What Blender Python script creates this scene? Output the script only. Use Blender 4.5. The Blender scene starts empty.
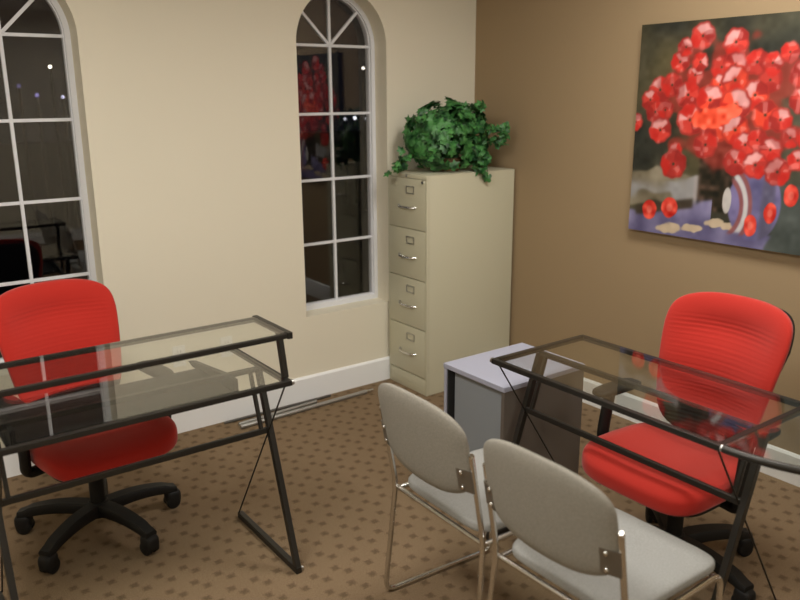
import bpy, bmesh, math, random
from mathutils import Vector, Matrix
import numpy as np

scene = bpy.context.scene
COL = scene.collection
PI = math.pi

# ------------------------------------------------------------------ camera
cam_data = bpy.data.cameras.new('camera')
cam = bpy.data.objects.new('camera', cam_data)
COL.objects.link(cam)
scene.camera = cam
cam_data.sensor_width = 36.0
cam_data.lens = 781.3 * 36.0 / 800.0
cam_data.clip_start = 0.05
cam_data.clip_end = 200
YAW, PITCH, ROLL = math.radians(36.048), math.radians(14.697), math.radians(-0.379)
F = Vector((math.sin(YAW) * math.cos(PITCH), math.cos(YAW) * math.cos(PITCH), -math.sin(PITCH)))
R = Vector((math.cos(YAW), -math.sin(YAW), 0))
U = R.cross(F)
R2 = R * math.cos(ROLL) + U * math.sin(ROLL)
U2 = -R * math.sin(ROLL) + U * math.cos(ROLL)
M = Matrix((R2, U2, -F)).transposed().to_4x4()
M.translation = Vector((-3.419, -3.875, 1.76))
cam.matrix_world = M
cam_data.dof.use_dof = True
cam_data.dof.focus_distance = 3.3
cam_data.dof.aperture_fstop = 2.2

# ------------------------------------------------------------------ world, lights, exposure
world = bpy.data.worlds.new('night')
scene.world = world
world.use_nodes = True
wb = world.node_tree.nodes['Background']
wb.inputs[0].default_value = (0.10, 0.10, 0.16, 1)
wb.inputs[1].default_value = 0.03

scene.view_settings.view_transform = 'Standard'
scene.view_settings.look = 'None'
scene.view_settings.gamma = 1.0
scene.view_settings.exposure = 0.08
scene.view_settings.use_curve_mapping = False

CEIL = 2.74
WARM = (1.0, 0.975, 0.93)
LIGHTS = [  # x, y, power
    (-0.95, -2.20, 29),
    (-3.30, -2.05, 41),
    (-0.80, -4.60, 13),
    (-3.80, -4.60, 14),
]
for (lx, ly, pw) in LIGHTS:
    ld = bpy.data.lights.new('ceiling_area', 'AREA')
    ld.shape = 'RECTANGLE'; ld.size = 0.54; ld.size_y = 1.1
    ld.energy = pw; ld.color = WARM
    lo = bpy.data.objects.new('ceiling_light_lamp', ld)
    lo.location = (lx, ly, CEIL - 0.035)
    COL.objects.link(lo)

# ------------------------------------------------------------------ helpers
def mat(name, color, rough=0.5, metal=0.0, bump=None, spec=0.5, var=None, sheen=0):
    m = bpy.data.materials.new(name); m.use_nodes = True
    nt = m.node_tree; b = nt.nodes['Principled BSDF']
    b.inputs['Base Color'].default_value = (*color, 1)
    b.inputs['Roughness'].default_value = rough
    b.inputs['Metallic'].default_value = metal
    b.inputs['Specular IOR Level'].default_value = spec
    if sheen: b.inputs['Sheen Weight'].default_value = sheen
    tc = nt.nodes.new('ShaderNodeTexCoord')
    if bump:
        n = nt.nodes.new('ShaderNodeTexNoise'); n.inputs['Scale'].default_value = bump[0]
        n.inputs['Detail'].default_value = 3
        bp = nt.nodes.new('ShaderNodeBump'); bp.inputs['Strength'].default_value = bump[1]
        bp.inputs['Distance'].default_value = bump[2]
        nt.links.new(tc.outputs['Object'], n.inputs['Vector'])
        nt.links.new(n.outputs['Fac'], bp.inputs['Height'])
        nt.links.new(bp.outputs['Normal'], b.inputs['Normal'])
    if var:      # (scale, second colour)
        n = nt.nodes.new('ShaderNodeTexNoise'); n.inputs['Scale'].default_value = var[0]
        n.inputs['Detail'].default_value = 4
        r = nt.nodes.new('ShaderNodeValToRGB')
        r.color_ramp.elements[0].position = 0.38; r.color_ramp.elements[1].position = 0.62
        r.color_ramp.elements[0].color = (*color, 1); r.color_ramp.elements[1].color = (*var[1], 1)
        nt.links.new(tc.outputs['Object'], n.inputs['Vector'])
        nt.links.new(n.outputs['Fac'], r.inputs['Fac'])
        nt.links.new(r.outputs['Color'], b.inputs['Base Color'])
    return m

def emat(name, color, strength):
    m = bpy.data.materials.new(name); m.use_nodes = True
    nt = m.node_tree; nt.nodes.clear()
    e = nt.nodes.new('ShaderNodeEmission'); e.inputs[0].default_value = (*color, 1); e.inputs[1].default_value = strength
    o = nt.nodes.new('ShaderNodeOutputMaterial'); nt.links.new(e.outputs[0], o.inputs[0])
    return m

def glass_mat(name, tint, f0=0.04):
    """thin architectural glass: Schlick mix of a tinted straight-through part and a mirror part"""
    m = bpy.data.materials.new(name); m.use_nodes = True
    nt = m.node_tree; nt.nodes.clear(); L = nt.links.new
    g = nt.nodes.new('ShaderNodeNewGeometry')
    d = nt.nodes.new('ShaderNodeVectorMath'); d.operation = 'DOT_PRODUCT'
    L(g.outputs['Normal'], d.inputs[0]); L(g.outputs['Incoming'], d.inputs[1])
    a = nt.nodes.new('ShaderNodeMath'); a.operation = 'ABSOLUTE'; L(d.outputs['Value'], a.inputs[0])
    s = nt.nodes.new('ShaderNodeMath'); s.operation = 'SUBTRACT'; s.inputs[0].default_value = 1; s.use_clamp = True; L(a.outputs[0], s.inputs[1])
    p = nt.nodes.new('ShaderNodeMath'); p.operation = 'POWER'; p.inputs[1].default_value = 5; L(s.outputs[0], p.inputs[0])
    q = nt.nodes.new('ShaderNodeMath'); q.operation = 'MULTIPLY_ADD'; q.inputs[1].default_value = 1 - f0; q.inputs[2].default_value = f0; L(p.outputs[0], q.inputs[0])
    t = nt.nodes.new('ShaderNodeBsdfTransparent'); t.inputs[0].default_value = (*tint, 1)
    gl = nt.nodes.new('ShaderNodeBsdfGlossy'); gl.inputs['Roughness'].default_value = 0.0
    gl.inputs['Color'].default_value = (1, 1, 1, 1)
    mx = nt.nodes.new('ShaderNodeMixShader'); L(q.outputs[0], mx.inputs[0]); L(t.outputs[0], mx.inputs[1]); L(gl.outputs[0], mx.inputs[2])
    o = nt.nodes.new('ShaderNodeOutputMaterial'); L(mx.outputs[0], o.inputs[0])
    return m

def empty(name, loc=(0, 0, 0), rz=0.0, label=None, cat=None, group=None, kind=None):
    o = bpy.data.objects.new(name, None); COL.objects.link(o)
    o.empty_display_size = 0.1
    o.location = loc; o.rotation_euler = (0, 0, rz)
    tag(o, label, cat, group, kind)
    return o

def tag(o, label=None, cat=None, group=None, kind=None):
    if label: o['label'] = label
    if cat: o['category'] = cat
    if group: o['group'] = group
    if kind: o['kind'] = kind
    return o

def obj(name, bm, material, parent=None, smooth=False, angle=None):
    me = bpy.data.meshes.new(name)
    bmesh.ops.recalc_face_normals(bm, faces=bm.faces)
    bm.to_mesh(me); bm.free()
    mats = material if isinstance(material, (list, tuple)) else [material]
    for mm in mats: me.materials.append(mm)
    if smooth:
        for p in me.polygons: p.use_smooth = True
        if angle is not None:
            try: me.set_sharp_from_angle(angle=math.radians(angle))
            except Exception: pass
    o = bpy.data.objects.new(name, me); COL.objects.link(o)
    if parent is not None: o.parent = parent
    return o

def struct(name, bm, m, parent=None, **k):
    o = obj(name, bm, m, parent, **k)
    if parent is None: o['kind'] = 'structure'
    return o

def new(): return bmesh.new()

def add_box(bm, lo, hi, bevel=0.0, mi=0, rot=None, piv=None):
    lo = Vector(lo); hi = Vector(hi); c = (lo + hi) / 2; s = hi - lo
    r = bmesh.ops.create_cube(bm, size=1.0)
    vs = r['verts']
    for v in vs: v.co = Vector((v.co.x * s.x, v.co.y * s.y, v.co.z * s.z)) + c
    fs = {f for v in vs for f in v.link_faces}
    if bevel > 0:
        es = list({e for v in vs for e in v.link_edges})
        rr = bmesh.ops.bevel(bm, geom=es, offset=bevel, segments=2, profile=0.6, affect='EDGES')
        fs = set(rr['faces']) | {f for f in fs if f.is_valid}
        vs = list({v for f in fs for v in f.verts})
    for f in fs:
        if f.is_valid: f.material_index = mi
    if rot is not None:
        bmesh.ops.transform(bm, matrix=Matrix.Translation(piv) @ rot @ Matrix.Translation(-Vector(piv)), verts=vs)
    return vs

def add_bar(bm, p1, p2, w, h=None, bevel=0.003, up=(0, 0, 1)):
    """rectangular bar from p1 to p2"""
    h = h or w
    p1 = Vector(p1); p2 = Vector(p2); d = p2 - p1; L = d.length
    z = d.normalized(); u = Vector(up)
    if abs(z.dot(u)) > 0.95: u = Vector((0, 1, 0))
    x = z.cross(u).normalized(); y = x.cross(z).normalized()   # y ~ up
    vs = add_box(bm, (-w / 2, -h / 2, 0), (w / 2, h / 2, L), bevel)
    m = Matrix((x, y, z)).transposed().to_4x4(); m.translation = p1
    bmesh.ops.transform(bm, matrix=m, verts=vs)

def fillet(pts, r, n=6):
    pts = [Vector(p) for p in pts]; out = [pts[0]]
    for i in range(1, len(pts) - 1):
        a, b, c = pts[i - 1], pts[i], pts[i + 1]
        d1 = (a - b); d2 = (c - b); l = min(r, d1.length * .48, d2.length * .48)
        s = b + d1.normalized() * l; e = b + d2.normalized() * l
        for k in range(n + 1):
            t = k / n
            out.append((1 - t) ** 2 * s + 2 * t * (1 - t) * b + t * t * e)
    out.append(pts[-1]); return out

def add_tube(bm, pts, rad, seg=12, caps=True, closed=False):
    pts = [Vector(p) for p in pts]; n = len(pts)
    rads = rad if isinstance(rad, (list, tuple)) else [rad] * n
    rings = []; prev = None
    for i, p in enumerate(pts):
        if closed: t = (pts[(i + 1) % n] - pts[i - 1]).normalized()
        elif i == 0: t = (pts[1] - p).normalized()
        elif i == n - 1: t = (p - pts[i - 1]).normalized()
        else: t = ((pts[i + 1] - p).normalized() + (p - pts[i - 1]).normalized()).normalized()
        if prev is None:
            a = Vector((0, 0, 1)) if abs(t.z) < .9 else Vector((1, 0, 0))
            x = t.cross(a).normalized()
        else:
            x = (prev - t * prev.dot(t)).normalized()
        prev = x; y = t.cross(x)
        rings.append([bm.verts.new(p + (x * math.cos(2 * PI * k / seg) + y * math.sin(2 * PI * k / seg)) * rads[i]) for k in range(seg)])
    m = n if closed else n - 1
    for i in range(m):
        A, B = rings[i], rings[(i + 1) % n]
        for k in range(seg):
            bm.faces.new((A[k], A[(k + 1) % seg], B[(k + 1) % seg], B[k]))
    if caps and not closed:
        bm.faces.new(rings[0][::-1]); bm.faces.new(rings[-1])

def add_cyl(bm, p1, p2, r1, r2=None, seg=20):
    add_tube(bm, [p1, p2], [r1, r1 if r2 is None else r2], seg)

def add_lathe(bm, prof, c=(0, 0, 0), seg=32):
    c = Vector(c); rings = []
    for (r, z) in prof:
        rings.append([bm.verts.new(c + Vector((r * math.cos(2 * PI * k / seg), r * math.sin(2 * PI * k / seg), z))) for k in range(seg)])
    for A, B in zip(rings[:-1], rings[1:]):
        for k in range(seg): bm.faces.new((A[k], A[(k + 1) % seg], B[(k + 1) % seg], B[k]))
    bm.faces.new(rings[0][::-1]); bm.faces.new(rings[-1])

def sp(v, e): return math.copysign(abs(v) ** e, v)

def add_super(bm, a, b, c, e1=.5, e2=.5, nu=64, nv=32, f=None):
    """superellipsoid with optional deformation f(Vector)->Vector ; closed mesh with pole caps"""
    rings = []
    for j in range(1, nv):
        et = -PI / 2 + PI * j / nv
        ring = []
        for i in range(nu):
            om = -PI + 2 * PI * i / nu
            p = Vector((a * sp(math.cos(et), e1) * sp(math.cos(om), e2), b * sp(math.cos(et), e1) * sp(math.sin(om), e2), c * sp(math.sin(et), e1)))
            ring.append(bm.verts.new(f(p) if f else p))
        rings.append(ring)
    for A, B in zip(rings[:-1], rings[1:]):
        for i in range(nu): bm.faces.new((A[i], A[(i + 1) % nu], B[(i + 1) % nu], B[i]))
    for ring, z in ((rings[0], -c), (rings[-1], c)):
        p = Vector((0, 0, z)); v = bm.verts.new(f(p) if f else p)
        for i in range(nu): bm.faces.new((ring[i], ring[(i + 1) % nu], v))

def copy_tree(o, parent=None):
    c = o.copy(); COL.objects.link(c)
    if parent is not None: c.parent = parent
    for ch in list(o.children): copy_tree(ch, c)
    return c

# ------------------------------------------------------------------ materials
M_cream = mat('cream_wall_paint', (0.76, 0.71, 0.575), 0.75, bump=(180, .12, .002), spec=.25)
M_brown = mat('tan_wall_paint', (0.335, 0.24, 0.138), 0.7, bump=(180, .12, .002), spec=.3)
M_trim = mat('white_trim_paint', (0.85, 0.86, 0.86), 0.45)
M_ceil = mat('ceiling_paint', (0.75, 0.73, 0.68), 0.9)
M_frame = mat('white_window_vinyl', (0.74, 0.75, 0.78), 0.4)
M_putty = mat('putty_painted_steel', (0.56, 0.535, 0.395), 0.45, bump=(400, .05, .001))
M_puttyd = mat('putty_gap', (0.16, 0.15, 0.11), 0.6)
M_chrome = mat('chrome', (0.72, 0.71, 0.69), 0.18, 1.0)
M_steel = mat('dull_steel', (0.45, 0.44, 0.42), 0.35, 1.0)
M_red = mat('red_fabric', (0.42, 0.021, 0.013), 0.85, bump=(500, .35, .002), spec=.15, sheen=.25)
M_black = mat('black_plastic', (0.009, 0.0085, 0.008), 0.6, bump=(300, .1, .001), spec=.3)
M_dark = mat('dark_bronze_metal', (0.035, 0.032, 0.028), 0.38, 0.6)
M_grayfab = mat('grey_fabric', (0.30, 0.28, 0.24), 0.95, bump=(600, .5, .002), spec=.1, var=(220, (0.25, 0.235, 0.20)))
M_seatfab = mat('grey_seat_fabric', (0.33, 0.33, 0.315), 0.95, bump=(600, .5, .002), spec=.1, var=(220, (0.29, 0.29, 0.275)))
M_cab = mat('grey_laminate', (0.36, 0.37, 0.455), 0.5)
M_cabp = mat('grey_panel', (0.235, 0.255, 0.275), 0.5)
M_taupe = mat('dark_taupe_side_panel', (0.12, 0.10, 0.085), 0.45)
M_plate_steel = mat('dark_plate_steel', (0.20, 0.18, 0.15), 0.45, .7)
M_edge = mat('canvas_edge', (0.05, 0.045, 0.035), 0.8)
M_glass = glass_mat('table_glass', (0.94, 0.955, 0.94), 0.065)
M_wglass = glass_mat('window_glass', (0.95, 0.95, 0.95), 0.055)
M_plate = mat('white_plastic', (0.80, 0.79, 0.74), 0.35)
M_slot = mat('dark_slot', (0.03, 0.03, 0.03), 0.6)
M_leaf = mat('leaf_green', (0.004, 0.045, 0.010), 0.5, var=(20, (0.07, 0.25, 0.06)))
M_stem = mat('vine_stem', (0.07, 0.10, 0.03), 0.6)
M_basket = mat('wicker', (0.16, 0.09, 0.04), 0.8, bump=(90, .8, .01))
M_asphalt = mat('asphalt', (0.03, 0.03, 0.035), 0.9)
M_pole = mat('lamp_post_paint', (0.02, 0.02, 0.02), 0.6)
M_diff = emat('light_diffuser', (1.0, 0.93, 0.80), 5.0)
M_door = mat('door_paint', (0.30, 0.20, 0.12), 0.5, var=(6, (0.24, 0.15, 0.085)))

# carpet: tan loop pile with pairs of darker squares, repeating 94 x 118 mm
def carpet_material():
    m = bpy.data.materials.new('patterned_carpet'); m.use_nodes = True
    nt = m.node_tree; b = nt.nodes['Principled BSDF']; Lk = nt.links.new
    N = lambda t: nt.nodes.new(t)
    def mth(op, a, b_=None, c=None):
        n = N('ShaderNodeMath'); n.operation = op
        for i, v in enumerate((a, b_, c)):
            if v is None: continue
            if isinstance(v, (int, float)): n.inputs[i].default_value = v
            else: Lk(v, n.inputs[i])
        return n.outputs[0]
    tc = N('ShaderNodeTexCoord'); sx = N('ShaderNodeSeparateXYZ'); Lk(tc.outputs['Object'], sx.inputs[0])
    nz = N('ShaderNodeTexNoise'); nz.inputs['Scale'].default_value = 90; nz.inputs['Detail'].default_value = 2; Lk(tc.outputs['Object'], nz.inputs['Vector'])
    jit = mth('MULTIPLY_ADD', nz.outputs['Fac'], 0.016, -0.008)
    PX, PY = 0.094, 0.1175
    def dot(ox, oy, s):
        x = mth('SUBTRACT', mth('PINGPONG', mth('SUBTRACT', sx.outputs[0], ox), PX / 2), 0)
        y = mth('PINGPONG', mth('SUBTRACT', sx.outputs[1], oy), PY / 2)
        d = mth('ADD', mth('MAXIMUM', x, y), jit)
        mr = N('ShaderNodeMapRange'); Lk(d, mr.inputs[0])
        mr.inputs[1].default_value = s - .007; mr.inputs[2].default_value = s + .005
        mr.inputs[3].default_value = 1; mr.inputs[4].default_value = 0
        return mr.outputs[0]
    big = mth('MAXIMUM', dot(-1.974, -1.347, .0145), dot(-1.942, -1.392, .0145))
    small = dot(-1.958, -1.338 - .055, .006)
    mask = mth('MAXIMUM', big, mth('MULTIPLY', small, .35))
    mix = N('ShaderNodeMix'); mix.data_type = 'RGBA'
    Lk(mask, mix.inputs['Factor'])
    mix.inputs['A'].default_value = (0.205, 0.143, 0.086, 1)
    mix.inputs['B'].default_value = (0.128, 0.087, 0.051, 1)
    n2 = N('ShaderNodeTexNoise'); n2.inputs['Scale'].default_value = 260; n2.inputs['Detail'].default_value = 2; Lk(tc.outputs['Object'], n2.inputs['Vector'])
    mr = N('ShaderNodeMapRange'); Lk(n2.outputs['Fac'], mr.inputs[0]); mr.inputs[1].default_value = .3; mr.inputs[2].default_value = .7; mr.inputs[3].default_value = .70; mr.inputs[4].default_value = 1.3
    mx = N('ShaderNodeMix'); mx.data_type = 'RGBA'; mx.blend_type = 'MULTIPLY'; mx.inputs['Factor'].default_value = 1
    Lk(mix.outputs['Result'], mx.inputs['A']); Lk(mr.outputs[0], mx.inputs['B'])
    Lk(mx.outputs['Result'], b.inputs['Base Color'])
    b.inputs['Roughness'].default_value = 1; b.inputs['Specular IOR Level'].default_value = .05
    bp = N('ShaderNodeBump'); bp.inputs['Strength'].default_value = .6; bp.inputs['Distance'].default_value = .004
    Lk(n2.outputs['Fac'], bp.inputs['Height']); Lk(bp.outputs['Normal'], b.inputs['Normal'])
    return m
M_carpet = carpet_material()

# ------------------------------------------------------------------ room shell
X0, Y0 = -5.2, -6.2
WT = 0.22
bm = new(); add_box(bm, (X0 - WT, Y0 - WT, -.1), (WT, WT, 0)); struct('floor', bm, M_carpet)
bm = new(); add_box(bm, (X0 - WT, Y0 - WT, CEIL), (WT, WT, CEIL + .1)); struct('ceiling', bm, M_ceil)
bm = new(); add_box(bm, (0, Y0 - WT, 0), (WT, WT, CEIL)); struct('wall_right', bm, M_brown)
bm = new(); add_box(bm, (X0 - WT, Y0 - WT, 0), (X0, WT, CEIL)); struct('wall_left', bm, M_cream)
bm = new(); add_box(bm, (X0, Y0 - WT, 0), (0, Y0, CEIL)); struct('wall_back', bm, M_cream)

SILL, SPR, HW = 0.507, 2.035, 0.295
WINS = [(-2.693, 'window_1'), (-0.98, 'window_2')]
def wall_with_windows():
    bm = new()
    T = WT
    def prism(poly):     # poly: list of (x,z) -> box through thickness
        a = [bm.verts.new((x, 0, z)) for x, z in poly]; b = [bm.verts.new((x, T, z)) for x, z in poly]
        n = len(poly)
        bm.faces.new(a); bm.faces.new(b[::-1])
    def quad(x0, x1, z0, z1): prism([(x0, z0), (x1, z0), (x1, z1), (x0, z1)])
    xs = X0
    for cx, _ in WINS:
        quad(xs, cx - HW, 0, SILL); quad(xs, cx - HW, SILL, SPR); quad(xs, cx - HW, SPR, CEIL)
        quad(cx - HW, cx + HW, 0, SILL)
        n = 32; prev = (cx - HW, SPR)
        pts = [(cx - HW * math.cos(PI * k / n), SPR + HW * math.sin(PI * k / n)) for k in range(n + 1)]
        for p, q in zip(pts[:-1], pts[1:]):
            prism([p, q, (q[0], CEIL), (p[0], CEIL)])
        ring = [(cx - HW, SILL)] + pts + [(cx + HW, SILL)]
        for i in range(len(ring)):
            p = ring[i]; q = ring[(i + 1) % len(ring)]
            f = bm.faces.new([bm.verts.new((p[0], 0, p[1])), bm.verts.new((q[0], 0, q[1])), bm.verts.new((q[0], T, q[1])), bm.verts.new((p[0], T, p[1]))])
        xs = cx + HW
    quad(xs, 0, 0, SILL); quad(xs, 0, SILL, SPR); quad(xs, 0, SPR, CEIL)
    bmesh.ops.remove_doubles(bm, verts=bm.verts, dist=1e-5)
    return bm
wf = struct('wall_front', wall_with_windows(), M_cream)

def arch_ring(cx, hw, z0, n=32):
    return [(cx - hw, z0)] + [(cx - hw * math.cos(PI * k / n), SPR + hw * math.sin(PI * k / n)) for k in range(n + 1)] + [(cx + hw, z0)]
for cx, nm in WINS:
    root = empty(nm, (cx, .12, SILL), kind='structure')
    inv = Matrix.Translation((-cx, -.12, -SILL))
    bm = new()
    for (ho, hi, y0, y1, zo, zi) in ((HW, HW - .026, .12, .18, SILL, SILL + .030), (HW - .022, HW - .031, .135, .165, SILL + .026, SILL + .036)):
        o_, i_ = arch_ring(cx, ho, zo), arch_ring(cx, hi, zi)
        n = len(o_)
        V = [[bm.verts.new((p[0], y, p[1])) for p in L_] for L_ in (o_, i_) for y in (y0, y1)]
        oa, ob, ia, ib = V
        for k in range(n):
            j = (k + 1) % n
            bm.faces.new((oa[k], oa[j], ia[j], ia[k])); bm.faces.new((ob[k], ib[k], ib[j], ob[j]))
            bm.faces.new((ia[k], ia[j], ib[j], ib[k])); bm.faces.new((oa[k], ob[k], ob[j], oa[j]))
    bmesh.ops.transform(bm, matrix=inv, verts=bm.verts)
    obj('window_frame', bm, M_frame, root)
    bm = new(); hi = HW - .026; mw = .0155
    y0, y1 = .138, .158
    add_box(bm, (cx - mw / 2, y0, SILL + .03), (cx + mw / 2, y1, SPR + hi), .002)
    for z in (.903, 1.280, 1.657, 2.035):
        add_box(bm, (cx - hi, y0 + .001, z - mw / 2), (cx + hi, y1 - .001, z + mw / 2), .002)
    for s in (-1, 1):
        d = hi * math.cos(PI / 4)
        add_bar(bm, (cx, .148, SPR), (cx + s * d, .148, SPR + d), mw, .018, .002, up=(0, 1, 0))
    bmesh.ops.transform(bm, matrix=inv, verts=bm.verts)
    obj('window_muntin', bm, M_frame, root)
    bm = new()
    rg = arch_ring(cx, HW - .024, SILL + .028)
    a = [bm.verts.new((x, .146, z)) for x, z in rg]; bm.faces.new(a)
    r = bmesh.ops.extrude_face_region(bm, geom=bm.faces[:]); bmesh.ops.translate(bm, vec=(0, .004, 0), verts=[v for v in r['geom'] if isinstance(v, bmesh.types.BMVert)])
    bmesh.ops.transform(bm, matrix=inv, verts=bm.verts)
    obj('window_pane', bm, M_wglass, root)

def baseboard(name, p1, p2, nrm, h=.147, t=.016):
    bm = new(); p1 = Vector(p1); p2 = Vector(p2); n = Vector(nrm)
    prof = [(0, 0), (t, 0), (t, h - .012), (t * .55, h - .003), (t * .3, h), (0, h)]
    A = [bm.verts.new(p1 + n * a + Vector((0, 0, z))) for a, z in prof]; B = [bm.verts.new(p2 + n * a + Vector((0, 0, z))) for a, z in prof]
    for k in range(len(prof)):
        j = (k + 1) % len(prof); bm.faces.new((A[k], A[j], B[j], B[k]))
    bm.faces.new(A[::-1]); bm.faces.new(B)
    return struct(name, bm, M_trim)
baseboard('baseboard_front', (X0, 0, 0), (-.016, 0, 0), (0, -1, 0))
baseboard('baseboard_right', (0, 0, 0), (0, Y0, 0), (-1, 0, 0))
baseboard('baseboard_left', (X0, -.016, 0), (X0, Y0, 0), (1, 0, 0))
baseboard('baseboard_back', (X0 + .016, Y0, 0), (-3.56, Y0, 0), (0, 1, 0))
baseboard('baseboard_back', (-2.54, Y0, 0), (-.016, Y0, 0), (0, 1, 0))

# door in the wall behind the camera (shows only in reflections)
d = empty('door_1', (-3.05, Y0, 0), kind='structure')
bm = new(); add_box(bm, (-.42, 0, 0.005), (.42, .035, 2.04), .003)
for z0, z1 in ((.18, .9), (1.05, 1.9)):
    for x0 in (-.34, .05): add_box(bm, (x0, .03, z0), (x0 + .29, .042, z1), .006)
obj('door_panel', bm, M_door, d)
bm = new(); add_box(bm, (-.50, 0, 0), (-.42, .05, 2.12)); add_box(bm, (.42, 0, 0), (.50, .05, 2.12)); add_box(bm, (-.42, 0, 2.04), (.42, .05, 2.12))
obj('door_frame', bm, M_trim, d)
bm = new(); add_cyl(bm, (.36, .035, 1.0), (.36, .075, 1.0), .012); add_tube(bm, [(.36, .075, 1.0), (.25, .08, 1.0)], .009)
obj('door_handle', bm, M_steel, d, smooth=True, angle=40)

# ceiling fixtures
proto = None
for i, (lx, ly, pw) in enumerate(LIGHTS):
    if proto is None:
        proto = empty('ceiling_light', (lx, ly, CEIL - .028))
        bm = new()
        for lo, hi in (((-.30, -.60, 0), (-.275, .60, .028)), ((.275, -.60, 0), (.30, .60, .028)), ((-.275, -.60, 0), (.275, -.575, .028)), ((-.275, .575, 0), (.275, .60, .028))):
            add_box(bm, lo, hi)
        obj('light_frame', bm, M_trim, proto)
        bm = new(); add_box(bm, (-.275, -.575, .006), (.275, .575, .026)); obj('light_diffuser', bm, M_diff, proto)
        c = proto
    else:
        c = copy_tree(proto); c.location = (lx, ly, CEIL - .028)
    where = ['above the desk by the painting', 'above the desk by the tall window', 'behind the viewer near the tan wall', 'behind the viewer near the door'][i]
    tag(c, 'white framed rectangular ceiling light ' + where, 'ceiling light', 'rectangular ceiling lights')

# ------------------------------------------------------------------ outside at night
bm = new(); add_box(bm, (-60, .6, -3.2), (70, 90, -3.0)); g = struct('ground', bm, M_asphalt)
CAMP = Vector((-3.419, -3.875, 1.76))
OUT = [  # x, y, height above ground, radius, colour, strength, label
    (3.43, 26, 5.78, .050, (1, .93, .72), 9, 'bright yellowish street lamp seen through the second pane row of the cut-off window'),
    (3.74, 26, 4.77, .040, (.75, .72, 1), 4, 'small bluish white street lamp low beside the right frame of the cut-off window'),
    (2.90, 26, 4.84, .075, (.45, .38, .9), .8, 'dim violet street lamp in the middle of the cut-off window'),
    (2.36, 26, 5.14, .075, (.35, .3, .75), .35, 'faintest violet street lamp, nearest the centre bar of the cut-off window'),
    (15.08, 24, 5.84, .05, (1, .93, .8), 6, 'white street lamp high in the right panes of the narrow arched window'),
    (15.40, 26, 3.76, .045, (.9, .9, 1), 2.5, 'left of three small low street lamps in the narrow arched window'),
    (15.92, 26, 3.79, .06, (.9, .9, 1), 5, 'middle and brightest of three small low street lamps in the narrow arched window'),
    (16.46, 26, 3.76, .045, (.9, .9, 1), 2, 'right and dimmest of three small low street lamps in the narrow arched window'),
]
for (x, y, h, r, colr, st, lab) in OUT:
    r *= .75
    root = empty('street_lamp', (x, y, -3.0), label=lab, cat='street lamp')
    bm = new(); add_tube(bm, [(0, 0, 0), (0, 0, h - r)], [.07, .04], 8); add_cyl(bm, (0, 0, 0), (0, 0, .25), .14, .12, 12)
    obj('post', bm, M_pole, root, smooth=True, angle=40)
    bm = new(); bmesh.ops.create_uvsphere(bm, u_segments=16, v_segments=10, radius=r)
    bmesh.ops.translate(bm, vec=(0, 0, h), verts=bm.verts)
    obj('lamp_globe', bm, emat('lamp_globe_glow', colr, st), root, smooth=True)

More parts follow.
